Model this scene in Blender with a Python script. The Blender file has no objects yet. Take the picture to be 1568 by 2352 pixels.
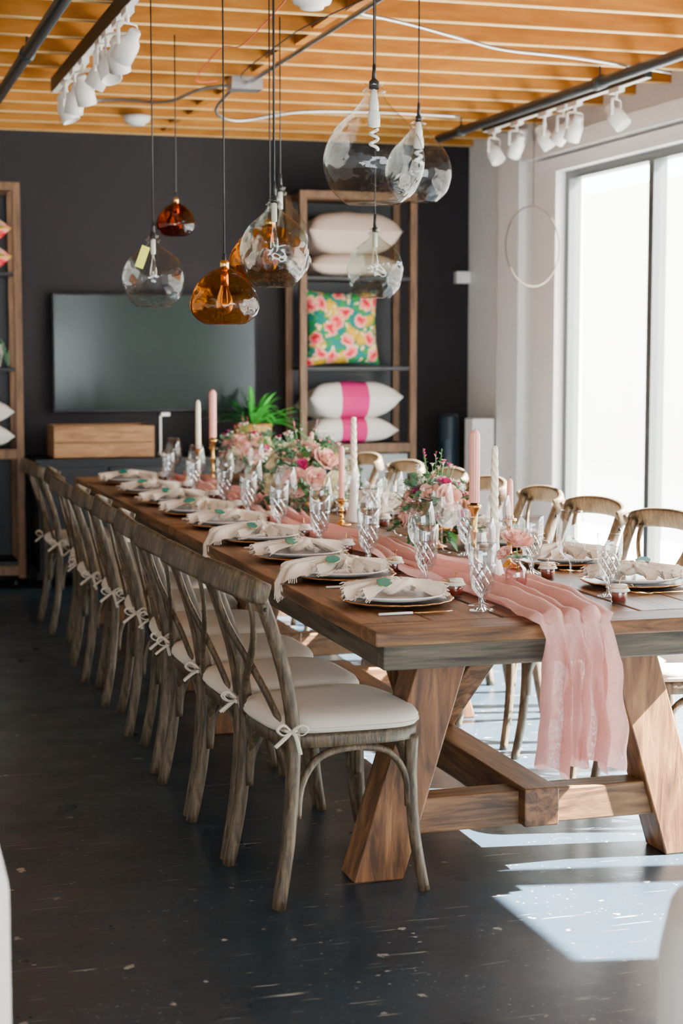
import bpy, math, random
from math import sin, cos, pi, radians, sqrt
from mathutils import Vector, Matrix, noise as mnoise
random.seed(7)
S = bpy.context.scene
COL = S.collection

# ------------------------------------------------------------------ mesh builder
def catmull(pts, k=5, closed=False):
    P=[Vector(p) for p in pts]; n=len(P); out=[]
    rng = n if closed else n-1
    for i in range(rng):
        if closed:
            a,b,c,d=P[(i-1)%n],P[i],P[(i+1)%n],P[(i+2)%n]
        else:
            a=P[max(i-1,0)];b=P[i];c=P[i+1];d=P[min(i+2,n-1)]
        for j in range(k):
            t=j/k
            out.append(0.5*((2*b)+(c-a)*t+(2*a-5*b+4*c-d)*t*t+(3*b-a-3*c+d)*t**3))
    if not closed: out.append(P[-1])
    return out

class MB:
    def __init__(s): s.v=[];s.f=[];s.m=[];s.s=[]
    def add(s,vs,fs,mat=0,smooth=True,M=None):
        o=len(s.v)
        for p in vs:
            p=Vector(p)
            if M is not None: p=M@p
            s.v.append(p[:])
        for f in fs:
            s.f.append([i+o for i in f]); s.m.append(mat); s.s.append(smooth)
    def box(s,lo,hi,mat=0,M=None):
        x0,y0,z0=lo;x1,y1,z1=hi
        vs=[(x0,y0,z0),(x1,y0,z0),(x1,y1,z0),(x0,y1,z0),(x0,y0,z1),(x1,y0,z1),(x1,y1,z1),(x0,y1,z1)]
        fs=[(0,3,2,1),(4,5,6,7),(0,1,5,4),(1,2,6,5),(2,3,7,6),(3,0,4,7)]
        s.add(vs,fs,mat,False,M)
    def tube(s,pts,rx,ry=None,mat=0,n=8,ref=None,p=1.0,closed=False,caps=True,M=None,smooth=True,twist=0):
        P=[Vector(q) for q in pts]; N=len(P)
        if ry is None: ry=rx
        RX = rx if isinstance(rx,(list,tuple)) else [rx]*N
        RY = ry if isinstance(ry,(list,tuple)) else [ry]*N
        vs=[];up=None
        for i in range(N):
            if closed: t=(P[(i+1)%N]-P[(i-1)%N])
            else: t=P[min(i+1,N-1)]-P[max(i-1,0)]
            if t.length<1e-9: t=Vector((0,0,1))
            t.normalize()
            if ref is not None:
                side=t.cross(Vector(ref))
                if side.length<1e-4: side=t.orthogonal()
                side.normalize(); up=side.cross(t)
            else:
                if up is None: up=t.orthogonal()
                up=(up-t*up.dot(t))
                if up.length<1e-6: up=t.orthogonal()
                up.normalize(); side=t.cross(up)
            for k in range(n):
                a=2*pi*(k+(0.5 if n==4 else 0))/n+twist*i
                c,sn=cos(a),sin(a)
                if n==4: c=math.copysign(1,c); sn=math.copysign(1,sn)
                elif p!=1.0:
                    c=math.copysign(abs(c)**p,c); sn=math.copysign(abs(sn)**p,sn)
                vs.append(P[i]+side*c*RX[i]+up*sn*RY[i])
        fs=[]
        for i in range(N if closed else N-1):
            j=(i+1)%N
            for k in range(n):
                l=(k+1)%n
                fs.append((i*n+k,i*n+l,j*n+l,j*n+k))
        if caps and not closed:
            fs.append(tuple(range(n-1,-1,-1))); fs.append(tuple((N-1)*n+k for k in range(n)))
        s.add(vs,fs,mat,smooth and n>4,M)
    def beam(s,a,b,w,h,mat=0,ref=(0,0,1),M=None):
        s.tube([a,b],w/2,h/2,mat,4,ref=ref,M=M,smooth=False)
    def lathe(s,prof,n=24,mat=0,M=None,c=(0,0,0),smooth=True,fn=None):
        vs=[];N=len(prof)
        for i,(r,z) in enumerate(prof):
            for k in range(n):
                a=2*pi*k/n; rr=r
                if fn: rr=fn(r,z,a)
                vs.append((c[0]+rr*cos(a),c[1]+rr*sin(a),c[2]+z))
        fs=[]
        for i in range(N-1):
            for k in range(n):
                l=(k+1)%n
                fs.append((i*n+k,i*n+l,(i+1)*n+l,(i+1)*n+k))
        s.add(vs,fs,mat,smooth,M)
    def slab(s,outline,prof,mat=0,M=None,c=(0,0),smooth=True):
        n=len(outline);vs=[]
        for sc,z in prof:
            for x,y in outline: vs.append((c[0]+(x-c[0])*sc,c[1]+(y-c[1])*sc,z))
        N=len(prof);fs=[]
        for i in range(N-1):
            for k in range(n):
                l=(k+1)%n; fs.append((i*n+k,i*n+l,(i+1)*n+l,(i+1)*n+k))
        fs.append(tuple(range(n-1,-1,-1))); fs.append(tuple((N-1)*n+k for k in range(n)))
        s.add(vs,fs,mat,smooth,M)
    def grid(s,fn,nu,nv,mat=0,M=None,smooth=True,matfn=None):
        vs=[fn(i/nu,j/nv) for i in range(nu+1) for j in range(nv+1)]
        if matfn is None:
            fs=[(i*(nv+1)+j,(i+1)*(nv+1)+j,(i+1)*(nv+1)+j+1,i*(nv+1)+j+1) for i in range(nu) for j in range(nv)]
            s.add(vs,fs,mat,smooth,M)
        else:
            o=len(s.v); s.add(vs,[],0,True,M)
            for i in range(nu):
                for j in range(nv):
                    s.f.append([o+i*(nv+1)+j,o+(i+1)*(nv+1)+j,o+(i+1)*(nv+1)+j+1,o+i*(nv+1)+j+1])
                    s.m.append(matfn((i+.5)/nu,(j+.5)/nv)); s.s.append(smooth)
    def ball(s,c,r,mat=0,n=12,sz=1.0,M=None):
        prof=[(max(r*sin(pi*i/8),1e-4),-r*sz*cos(pi*i/8)) for i in range(9)]
        s.lathe(prof,n,mat,M,c)
    def mesh(s,name,mats):
        me=bpy.data.meshes.new(name); me.from_pydata(s.v,[],s.f)
        for m in mats: me.materials.append(m)
        me.polygons.foreach_set('material_index',s.m)
        me.polygons.foreach_set('use_smooth',s.s)
        me.update(); return me
    def obj(s,name,mats,loc=(0,0,0),rz=0,bevel=0,seg=2):
        o=bpy.data.objects.new(name,s.mesh(name,mats)); COL.objects.link(o)
        o.location=loc; o.rotation_euler=(0,0,rz)
        if bevel:
            b=o.modifiers.new('bevel','BEVEL'); b.width=bevel; b.segments=seg; b.limit_method='ANGLE'
        return o
def inst(name,me,loc,rz=0,sc=1,bevel=0):
    o=bpy.data.objects.new(name,me); COL.objects.link(o)
    o.location=loc; o.rotation_euler=(0,0,rz); o.scale=(sc,sc,sc)
    if bevel:
        b=o.modifiers.new('bevel','BEVEL'); b.width=bevel; b.segments=2; b.limit_method='ANGLE'
    return o
def T(x,y,z): return Matrix.Translation((x,y,z))
def R(a,ax): return Matrix.Rotation(a,4,ax)

# ------------------------------------------------------------------ materials
def nodes(name):
    m=bpy.data.materials.new(name); m.use_nodes=True
    nt=m.node_tree; b=nt.nodes['Principled BSDF']; return m,nt,b
def mat(name,col,rough=.6,metal=0,trans=None,bump=0,bscale=40,spec=.5,sheen=0,emit=None,sss=0):
    m,nt,b=nodes(name)
    b.inputs['Base Color'].default_value=(*col,1); b.inputs['Roughness'].default_value=rough
    b.inputs['Metallic'].default_value=metal; b.inputs['Specular IOR Level'].default_value=spec
    if sheen: b.inputs['Sheen Weight'].default_value=sheen
    # gentle procedural tone variation
    tc=nt.nodes.new('ShaderNodeTexCoord'); no=nt.nodes.new('ShaderNodeTexNoise')
    no.inputs['Scale'].default_value=bscale; no.inputs['Detail'].default_value=4
    nt.links.new(tc.outputs['Object'],no.inputs['Vector'])
    mx=nt.nodes.new('ShaderNodeMix'); mx.data_type='RGBA'
    mx.inputs[6].default_value=(*[c*.9 for c in col],1); mx.inputs[7].default_value=(*[min(c*1.08,1) for c in col],1)
    nt.links.new(no.outputs['Fac'],mx.inputs[0]); nt.links.new(mx.outputs[2],b.inputs['Base Color'])
    if bump:
        bp=nt.nodes.new('ShaderNodeBump'); bp.inputs['Strength'].default_value=bump; bp.inputs['Distance'].default_value=.01
        nt.links.new(no.outputs['Fac'],bp.inputs['Height']); nt.links.new(bp.outputs['Normal'],b.inputs['Normal'])
    return m
def wood(name,cols,scale,rough=.5,bump=.25,nscale=2.2,patch=None,spec=.35):
    m,nt,b=nodes(name); L=nt.links
    tc=nt.nodes.new('ShaderNodeTexCoord'); mp=nt.nodes.new('ShaderNodeMapping')
    mp.inputs['Scale'].default_value=scale; L.new(tc.outputs['Object'],mp.inputs['Vector'])
    no=nt.nodes.new('ShaderNodeTexNoise'); no.inputs['Scale'].default_value=nscale; no.inputs['Detail'].default_value=8
    no.inputs['Roughness'].default_value=.62; no.inputs['Distortion'].default_value=.8
    L.new(mp.outputs['Vector'],no.inputs['Vector'])
    cr=nt.nodes.new('ShaderNodeValToRGB'); e=cr.color_ramp.elements
    e[0].position=.36; e[0].color=(*cols[0],1); e[1].position=.64; e[1].color=(*cols[-1],1)
    if len(cols)==3:
        x=e.new(.5); x.color=(*cols[1],1)
    L.new(no.outputs['Fac'],cr.inputs['Fac']); out=cr.outputs['Color']
    if patch:
        n2=nt.nodes.new('ShaderNodeTexNoise'); n2.inputs['Scale'].default_value=2.6; n2.inputs['Detail'].default_value=4
        L.new(tc.outputs['Object'],n2.inputs['Vector'])
        r2=nt.nodes.new('ShaderNodeValToRGB'); r2.color_ramp.elements[0].position=.42; r2.color_ramp.elements[1].position=.62
        L.new(n2.outputs['Fac'],r2.inputs['Fac'])
        mx=nt.nodes.new('ShaderNodeMix'); mx.data_type='RGBA'; mx.blend_type='MIX'
        L.new(r2.outputs['Color'],mx.inputs[0]); L.new(out,mx.inputs[6]); 
        m2=nt.nodes.new('ShaderNodeMix'); m2.data_type='RGBA'; m2.blend_type='MULTIPLY'; m2.inputs[0].default_value=1
        L.new(out,m2.inputs[6]); m2.inputs[7].default_value=(*patch,1)
        L.new(m2.outputs[2],mx.inputs[7]); out=mx.outputs[2]
    L.new(out,b.inputs['Base Color']); b.inputs['Roughness'].default_value=rough
    b.inputs['Specular IOR Level'].default_value=spec
    bp=nt.nodes.new('ShaderNodeBump'); bp.inputs['Strength'].default_value=bump; bp.inputs['Distance'].default_value=.004
    L.new(no.outputs['Fac'],bp.inputs['Height']); L.new(bp.outputs['Normal'],b.inputs['Normal'])
    return m
def thin_glass(name,tint=(.96,.97,.97),edge=(.75,.8,.8),refl=.06,refl_edge=.8,rough=.03,pattern=None,wob=0,spec_col=(1,1,1),pw_=3):
    m=bpy.data.materials.new(name); m.use_nodes=True; nt=m.node_tree; L=nt.links
    nt.nodes.remove(nt.nodes['Principled BSDF']); out=nt.nodes['Material Output']
    lw=nt.nodes.new('ShaderNodeLayerWeight'); lw.inputs['Blend'].default_value=.35
    tr=nt.nodes.new('ShaderNodeBsdfTransparent'); gl=nt.nodes.new('ShaderNodeBsdfGlossy'); gl.inputs['Roughness'].default_value=rough
    gl.inputs['Color'].default_value=(*spec_col,1)
    cm=nt.nodes.new('ShaderNodeMix'); cm.data_type='RGBA'; cm.inputs[6].default_value=(*tint,1); cm.inputs[7].default_value=(*edge,1)
    pw=nt.nodes.new('ShaderNodeMath'); pw.operation='POWER'; pw.inputs[1].default_value=pw_
    L.new(lw.outputs['Facing'],pw.inputs[0]); L.new(pw.outputs[0],cm.inputs[0]); L.new(cm.outputs[2],tr.inputs['Color'])
    mr=nt.nodes.new('ShaderNodeMapRange'); mr.inputs['To Min'].default_value=refl; mr.inputs['To Max'].default_value=refl_edge
    L.new(pw.outputs[0],mr.inputs['Value'])
    mx=nt.nodes.new('ShaderNodeMixShader'); L.new(mr.outputs[0],mx.inputs[0]); L.new(tr.outputs[0],mx.inputs[1]); L.new(gl.outputs[0],mx.inputs[2])
    L.new(mx.outputs[0],out.inputs['Surface'])
    h=None
    tc=nt.nodes.new('ShaderNodeTexCoord')
    if pattern=='cut':
        hs=[]
        sep=nt.nodes.new('ShaderNodeSeparateXYZ'); L.new(tc.outputs['Object'],sep.inputs[0])
        at=nt.nodes.new('ShaderNodeMath'); at.operation='ARCTAN2'; L.new(sep.outputs['Y'],at.inputs[0]); L.new(sep.outputs['X'],at.inputs[1])
        for sg in (1,-1):
            a=nt.nodes.new('ShaderNodeMath'); a.operation='MULTIPLY'; a.inputs[1].default_value=5; L.new(at.outputs[0],a.inputs[0])
            z=nt.nodes.new('ShaderNodeMath'); z.operation='MULTIPLY_ADD'; z.inputs[1].default_value=95*sg; L.new(sep.outputs['Z'],z.inputs[0]); L.new(a.outputs[0],z.inputs[2])
            sn=nt.nodes.new('ShaderNodeMath'); sn.operation='SINE'; L.new(z.outputs[0],sn.inputs[0])
            ab=nt.nodes.new('ShaderNodeMath'); ab.operation='ABSOLUTE'; L.new(sn.outputs[0],ab.inputs[0]); hs.append(ab)
        mn=nt.nodes.new('ShaderNodeMath'); mn.operation='MINIMUM'; L.new(hs[0].outputs[0],mn.inputs[0]); L.new(hs[1].outputs[0],mn.inputs[1])
        cl=nt.nodes.new('ShaderNodeMapRange'); cl.interpolation_type='SMOOTHSTEP'; cl.inputs['From Max'].default_value=.5; L.new(mn.outputs[0],cl.inputs['Value'])
        mz=nt.nodes.new('ShaderNodeMapRange'); mz.inputs['From Min'].default_value=.125; mz.inputs['From Max'].default_value=.13
        mz.inputs['To Min'].default_value=1; mz.inputs['To Max'].default_value=0; L.new(sep.outputs['Z'],mz.inputs['Value'])
        mm=nt.nodes.new('ShaderNodeMath'); mm.operation='MULTIPLY'; L.new(cl.outputs[0],mm.inputs[0]); L.new(mz.outputs[0],mm.inputs[1]); h=mm.outputs[0]
        bs,bd=1.0,.0048
    elif wob:
        no=nt.nodes.new('ShaderNodeTexNoise'); no.inputs['Scale'].default_value=22; no.inputs['Detail'].default_value=1
        L.new(tc.outputs['Object'],no.inputs['Vector']); h=no.outputs['Fac']; bs,bd=wob,.02
    if h is not None:
        bp=nt.nodes.new('ShaderNodeBump'); bp.inputs['Strength'].default_value=bs; bp.inputs['Distance'].default_value=bd
        L.new(h,bp.inputs['Height']); L.new(bp.outputs['Normal'],gl.inputs['Normal'])
        if pattern=='cut': L.new(bp.outputs['Normal'],lw.inputs['Normal'])
    return m

M_charcoal=mat('charcoal_paint',(.0115,.0088,.0105),.75,bump=.05,spec=.25)
M_white=mat('white_paint',(.92,.90,.88),.6,bump=.03)
M_trim=mat('white_trim',(.93,.87,.84),.45)
M_alu=mat('aluminium',(.10,.11,.11),.4,.6)
M_black=mat('black_metal',(.010,.010,.012),.45,.2,spec=.3)
M_pipe=mat('black_pipe',(.030,.038,.046),.45,.4,bump=.2)
M_conduit=mat('galvanised',(.40,.40,.40),.35,.9)
M_hoop=mat('hoop_wire',(.035,.028,.02),.7,.0,spec=.1)
M_cord=mat('cord',(.008,.008,.01),.6)
M_fix=mat('white_enamel',(.78,.75,.70),.4)
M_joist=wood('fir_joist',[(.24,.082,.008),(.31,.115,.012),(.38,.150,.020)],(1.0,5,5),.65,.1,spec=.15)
M_jedge_lit=wood('fir_joist_edge_lit',[(.60,.36,.12),(.74,.50,.23)],(1.2,16,16),.6,.1,spec=.2)  # pale lumber edge, with floor bounce light put into the colour
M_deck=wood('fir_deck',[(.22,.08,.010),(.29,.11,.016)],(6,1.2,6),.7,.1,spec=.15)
M_tTop=wood('table_wood_long',[(.055,.022,.007),(.150,.064,.022),(.25,.12,.043)],(16,1.4,16),.42,.5,patch=(.66,.60,.56))
M_tX=wood('table_wood_cross',[(.060,.024,.008),(.160,.070,.024),(.27,.135,.050)],(1.6,14,14),.5,.5,patch=(.66,.66,.62))
M_tZ=wood('table_wood_leg',[(.060,.023,.007),(.155,.062,.020),(.26,.12,.043)],(12,12,1.6),.5,.5,patch=(.72,.7,.66))
M_tAp=wood('table_apron',[(.022,.018,.012),(.065,.052,.033),(.115,.09,.055)],(1.6,1.6,22),.6,.6)
M_chair=wood('weathered_oak',[(.024,.015,.007),(.066,.045,.023),(.125,.088,.050)],(30,30,5),.5,.5)
M_cush=mat('cushion_linen',(.50,.445,.365),.85,bump=.1,bscale=200,sheen=.1)
M_tie=mat('cushion_tie',(.50,.44,.35),.9)
M_glass=thin_glass('clear_glass',tint=(.975,.98,.98),edge=(.48,.52,.54),refl=.08,refl_edge=.85,pw_=2.4)
M_cut=thin_glass('cut_crystal',tint=(.96,.965,.97),edge=(.50,.55,.60),refl=.10,refl_edge=.9,pattern='cut',rough=.05,pw_=2.4)
M_pend=thin_glass('blown_glass',tint=(.94,.96,.95),edge=(.20,.23,.23),refl=.035,refl_edge=.6,wob=.4,pw_=3.5)
M_smoke=thin_glass('smoky_glass',tint=(.74,.77,.72),edge=(.18,.21,.19),refl=.05,refl_edge=.55,wob=.9,pw_=3.5)
M_amber=thin_glass('amber_glass',tint=(.82,.42,.06),edge=(.38,.12,.010),refl=.04,refl_edge=.45,wob=.8,pw_=4)
M_amberD=thin_glass('dark_amber_glass',tint=(.48,.13,.02),edge=(.15,.03,.004),refl=.04,refl_edge=.4,wob=.6,pw_=4)
M_pane=thin_glass('window_pane',tint=(.97,.98,.98),edge=(.9,.92,.92),refl=.03,refl_edge=.5)
M_bulb=mat('cfl_bulb',(.85,.85,.82),.3)
M_gold=mat('brass',(.72,.44,.14),.25,1)
M_copper=mat('copper_leaf',(.66,.28,.09),.3,.9,bump=.4,bscale=60)
M_plate=mat('porcelain',(.84,.77,.72),.2)
M_char=mat('dark_charger',(.02,.025,.03),.3)
M_linen=mat('napkin_linen',(.78,.65,.51),.9,bump=.5,bscale=300,sheen=.1)
M_agate=mat('green_agate',(.001,.15,.12),.3,bscale=60,spec=.25)
M_pinkC=mat('pink_wax',(.82,.37,.30),.45)
M_ivory=mat('ivory_wax',(.84,.75,.56),.45)
M_ceram=mat('white_ceramic',(.82,.76,.71),.35)
M_jam=mat('jam',(.16,.02,.008),.2)
M_leafG=mat('leaf_green',(.045,.17,.03),.45,bscale=20)
M_leafE=mat('eucalyptus',(.11,.23,.12),.6,bscale=30)
M_leafB=mat('bright_leaf',(.05,.38,.04),.4,bscale=10)
M_leafD=mat('dark_leaf',(.012,.07,.02),.4,bscale=10)
M_blush=mat('blush_petal',(.86,.46,.37),.7,bscale=30)
M_cream=mat('cream_petal',(.88,.76,.46),.7,bscale=30)
M_wht=mat('white_petal',(.88,.84,.76),.7,bscale=30)
M_mag=mat('magenta_petal',(.55,.012,.16),.6,bscale=30)
M_mustard=mat('mustard_pot',(.34,.17,.02),.6)
M_crate=wood('crate_pine',[(.17,.075,.028),(.32,.165,.07)],(2,14,14),.7,.2)
M_shelfW=wood('shelf_wood',[(.075,.036,.016),(.15,.078,.037)],(14,14,2),.6,.2)
M_beige=mat('beige_fabric',(.55,.42,.33),.9,bump=.3,bscale=150)
M_wfab=mat('white_fabric',(.70,.64,.57),.9,bump=.2,bscale=150)
M_hot=mat('hot_pink_fabric',(.52,.012,.14),.8,bump=.2,bscale=150,spec=.2)
M_boucle=mat('white_upholstery',(.85,.82,.77),.9,bump=.3,bscale=120)
M_tag=mat('yellow_tag',(.75,.80,.10),.7)
M_red=mat('red_wire',(.5,.05,.03),.5)
M_cone=mat('exterior_concrete',(.75,.72,.66),.8)
M_stone=mat('exterior_stone',(.80,.74,.64),.8,bump=.6,bscale=3)
M_screen=mat('tv_screen',(.010,.018,.015),.14,0,spec=.22)
M_towel=mat('dark_teal_metal',(.006,.018,.03),.3,.2)

def runner_mat():
    m,nt,b=nodes('pink_gauze'); L=nt.links
    b.inputs['Base Color'].default_value=(.80,.42,.36,1); b.inputs['Roughness'].default_value=.9; b.inputs['Sheen Weight'].default_value=.15
    out=nt.nodes['Material Output']
    tr=nt.nodes.new('ShaderNodeBsdfTranslucent'); tr.inputs['Color'].default_value=(.85,.47,.41,1)
    tp=nt.nodes.new('ShaderNodeBsdfTransparent')
    tc=nt.nodes.new('ShaderNodeTexCoord'); no=nt.nodes.new('ShaderNodeTexNoise'); no.inputs['Scale'].default_value=160; no.inputs['Detail'].default_value=3
    L.new(tc.outputs['Object'],no.inputs['Vector'])
    mp=nt.nodes.new('ShaderNodeMapping'); mp.inputs['Scale'].default_value=(5,1.2,1.2); L.new(tc.outputs['Object'],mp.inputs['Vector'])
    n2=nt.nodes.new('ShaderNodeTexNoise'); n2.inputs['Scale'].default_value=10; n2.inputs['Detail'].default_value=5; n2.inputs['Distortion'].default_value=.8
    L.new(mp.outputs['Vector'],n2.inputs['Vector'])
    b0=nt.nodes.new('ShaderNodeBump'); b0.inputs['Strength'].default_value=.45; b0.inputs['Distance'].default_value=.012
    L.new(n2.outputs['Fac'],b0.inputs['Height'])
    bp=nt.nodes.new('ShaderNodeBump'); bp.inputs['Strength'].default_value=.5; bp.inputs['Distance'].default_value=.003
    L.new(no.outputs['Fac'],bp.inputs['Height']); L.new(b0.outputs['Normal'],bp.inputs['Normal']); L.new(bp.outputs['Normal'],b.inputs['Normal'])
    a=nt.nodes.new('ShaderNodeMixShader'); a.inputs[0].default_value=.3; L.new(b.outputs[0],a.inputs[1]); L.new(tr.outputs[0],a.inputs[2])
    mr=nt.nodes.new('ShaderNodeMapRange'); mr.inputs['From Min'].default_value=.35; mr.inputs['From Max'].default_value=.65
    mr.inputs['To Min'].default_value=.0; mr.inputs['To Max'].default_value=.14; L.new(no.outputs['Fac'],mr.inputs['Value'])
    c=nt.nodes.new('ShaderNodeMixShader'); L.new(mr.outputs[0],c.inputs[0]); L.new(a.outputs[0],c.inputs[1]); L.new(tp.outputs[0],c.inputs[2])
    L.new(c.outputs[0],out.inputs['Surface']); return m
M_run=runner_mat()

def floor_mat():
    m,nt,b=nodes('painted_concrete'); L=nt.links
    tc=nt.nodes.new('ShaderNodeTexCoord')
    def noise(sc,det,scale=None,rot=0):
        no=nt.nodes.new('ShaderNodeTexNoise'); no.inputs['Scale'].default_value=sc; no.inputs['Detail'].default_value=det
        mp=nt.nodes.new('ShaderNodeMapping'); mp.inputs['Rotation'].default_value=(0,0,rot)
        if scale: mp.inputs['Scale'].default_value=scale
        L.new(tc.outputs['Object'],mp.inputs['Vector']); L.new(mp.outputs['Vector'],no.inputs['Vector']); return no.outputs['Fac']
    def ramp(src,a,bb,c0=(0,0,0),c1=(1,1,1)):
        r=nt.nodes.new('ShaderNodeValToRGB'); e=r.color_ramp.elements; e[0].position=a; e[1].position=bb
        e[0].color=(*c0,1); e[1].color=(*c1,1); L.new(src,r.inputs['Fac']); return r.outputs['Color']
    def mul(x,y,op='MULTIPLY'):
        n=nt.nodes.new('ShaderNodeMath'); n.operation=op; L.new(x,n.inputs[0])
        L.new(y,n.inputs[1]); return n.outputs[0]
    base=ramp(noise(1.3,5),.3,.7,(.009,.0165,.025),(.018,.030,.043))
    sp=mul(ramp(noise(60,2),.67,.695),ramp(noise(4,2),.45,.6))
    sp2=ramp(noise(18,6),.68,.695)
    sc1=mul(ramp(noise(3,2,(1,22,1),.5),.67,.69),ramp(noise(9,2),.50,.6))
    sc2=mul(ramp(noise(3,2,(1,30,1),-.9),.67,.69),ramp(noise(7,2),.50,.6))
    msk=mul(mul(sp,sp2,'MAXIMUM'),mul(sc1,sc2,'MAXIMUM'),'MAXIMUM')
    mx=nt.nodes.new('ShaderNodeMix'); mx.data_type='RGBA'; L.new(msk,mx.inputs[0]); L.new(base,mx.inputs[6]); mx.inputs[7].default_value=(.22,.21,.185,1)
    L.new(mx.outputs[2],b.inputs['Base Color'])
    L.new(ramp(noise(4,6),.3,.7,(.26,.26,.26),(.42,.42,.42)),b.inputs['Roughness'])
    b.inputs['Specular Tint'].default_value=(.66,.88,1,1)
    bp=nt.nodes.new('ShaderNodeBump'); bp.inputs['Strength'].default_value=.12; bp.inputs['Distance'].default_value=.01
    L.new(noise(14,5),bp.inputs['Height']); L.new(bp.outputs['Normal'],b.inputs['Normal'])
    return m
M_floor=floor_mat()

def floral_mat(name='floral_fabric',bg=(.005,.15,.13)):
    m,nt,b=nodes(name); L=nt.links; b.inputs['Roughness'].default_value=.85; b.inputs['Specular IOR Level'].default_value=.2
    tc=nt.nodes.new('ShaderNodeTexCoord')
    no=nt.nodes.new('ShaderNodeTexNoise'); no.inputs['Scale'].default_value=16; L.new(tc.outputs['Object'],no.inputs['Vector'])
    ad=nt.nodes.new('ShaderNodeMix'); ad.data_type='RGBA'; ad.blend_type='ADD'; ad.inputs[0].default_value=.10
    L.new(tc.outputs['Object'],ad.inputs[6]); L.new(no.outputs['Color'],ad.inputs[7])
    def layer(prev,sc,off,rads,cols):
        mp=nt.nodes.new('ShaderNodeMapping'); mp.inputs['Location'].default_value=off
        L.new(ad.outputs[2],mp.inputs['Vector'])
        v=nt.nodes.new('ShaderNodeTexVoronoi'); v.voronoi_dimensions='2D'; v.inputs['Scale'].default_value=sc; v.inputs['Randomness'].default_value=.9
        sw=nt.nodes.new('ShaderNodeSeparateXYZ'); cb=nt.nodes.new('ShaderNodeCombineXYZ')
        L.new(mp.outputs['Vector'],sw.inputs[0]); L.new(sw.outputs['X'],cb.inputs['X']); L.new(sw.outputs['Z'],cb.inputs['Y'])
        L.new(cb.outputs[0],v.inputs['Vector'])
        cr=nt.nodes.new('ShaderNodeValToRGB'); cr.color_ramp.interpolation='CONSTANT'; e=cr.color_ramp.elements
        e[0].position=0; e[0].color=(*cols[0],1); e[1].position=rads[0]; e[1].color=(*cols[1],1)
        for i in range(1,len(rads)-1):
            x=e.new(rads[i]); x.color=(*cols[i+1],1)
        L.new(v.outputs['Distance'],cr.inputs['Fac'])
        lt=nt.nodes.new('ShaderNodeMath'); lt.operation='LESS_THAN'; lt.inputs[1].default_value=rads[-1]; L.new(v.outputs['Distance'],lt.inputs[0])
        mx=nt.nodes.new('ShaderNodeMix'); mx.data_type='RGBA'; L.new(lt.outputs[0],mx.inputs[0])
        if isinstance(prev,tuple): mx.inputs[6].default_value=(*prev,1)
        else: L.new(prev,mx.inputs[6])
        L.new(cr.outputs['Color'],mx.inputs[7]); return mx.outputs[2]
    c=layer(bg,20,(.3,.1,.7),(.2,.34),((.01,.20,.05),(.04,.24,.02)))
    c=layer(c,7,(1.3,.1,.2),(.2,.33),((.62,.36,.01),(.45,.28,.02)))
    c=layer(c,15,(2.3,.1,.9),(.12,.19),((.80,.65,.30),(.75,.48,.30)))
    c=layer(c,8.5,(.1,.5,.4),(.10,.18,.28,.36),((.42,.004,.015),(.70,.05,.06),(.80,.17,.15),(.82,.38,.28)))
    L.new(c,b.inputs['Base Color']); return m
M_floral=floral_mat()

# ------------------------------------------------------------------ room shell
XR=4.21; YB=11.0; XL=-2.2; YF=-2.5; ZC=2.84; ZT=3.08
def wallbox(name,lo,hi,m):
    b=MB(); b.box(lo,hi); return b.obj(name,[m])
wallbox('floor',(XL-.2,YF-.2,-.1),(XR+.02,YB+.2,0),M_floor)
wallbox('wall_back',(XL-.2,YB,0),(XR+.2,YB+.2,ZT),M_charcoal)
wallbox('wall_left',(XL-.2,YF,0),(XL,YB,ZT),M_white)
b=MB()
b.box((XR,9.73,0),(XR+.2,YB,ZT)); b.box((XR,YF,0),(XR+.2,3.05,ZT)); b.box((XR,3.05,2.60),(XR+.2,9.73,ZT))
b.box((XR-.05,10.0,0),(XR-.001,10.35,2.84))
b.obj('wall_right',[M_white])
b=MB()  # front wall with big unseen opening behind camera, added for fill light
b.box((XL,YF-.2,0),(-1.6,YF,ZT)); b.box((3.6,YF-.2,0),(XR,YF,ZT)); b.box((-1.6,YF-.2,2.5),(3.6,YF,ZT)); b.box((-1.6,YF-.2,0),(3.6,YF,.35))
b.obj('wall_front',[M_white])
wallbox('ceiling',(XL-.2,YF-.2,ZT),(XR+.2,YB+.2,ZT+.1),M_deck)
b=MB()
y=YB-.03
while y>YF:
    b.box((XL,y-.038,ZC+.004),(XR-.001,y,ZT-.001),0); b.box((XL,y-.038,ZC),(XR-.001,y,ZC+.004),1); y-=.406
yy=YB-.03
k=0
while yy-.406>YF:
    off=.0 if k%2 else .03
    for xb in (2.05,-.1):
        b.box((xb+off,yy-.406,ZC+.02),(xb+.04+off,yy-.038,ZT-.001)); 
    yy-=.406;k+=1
b.obj('ceiling_joists',[M_joist,M_jedge_lit])
# windows
b=MB()
b.box((XR-.06,9.41,0),(XR+.12,9.73,2.519),0)
b.box((XR-.065,3.05,2.52),(XR+.12,9.74,2.60),0)
b.box((XR-.10,3.0,2.62),(XR-.002,9.85,2.72),0)
b.box((XR-.02,3.05,0),(XR+.10,9.41,.06),1)
for ym in (9.38,8.30,7.2,6.1,5.0,3.09):
    b.box((XR,ym-.03,.06),(XR+.08,ym+.03,2.47),1)
b.box((XR,3.72,.06),(XR+.08,3.86,2.47),1)
b.box((XR,3.05,2.47),(XR+.08,9.41,2.52),1)
b.box((XR+.035,3.05,.06),(XR+.043,9.41,2.48),2)
b.obj('window_1',[M_trim,M_alu,M_pane])
b=MB()
for xm in (-1.6,-.3,1.0,2.3,3.55):
    b.box((xm,YF-.12,.35),(xm+.05,YF-.04,2.5),0)
b.box((-1.6,YF-.12,.35),(3.6,YF-.04,.4),0); b.box((-1.6,YF-.12,2.45),(3.6,YF-.04,2.5),0)
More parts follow.
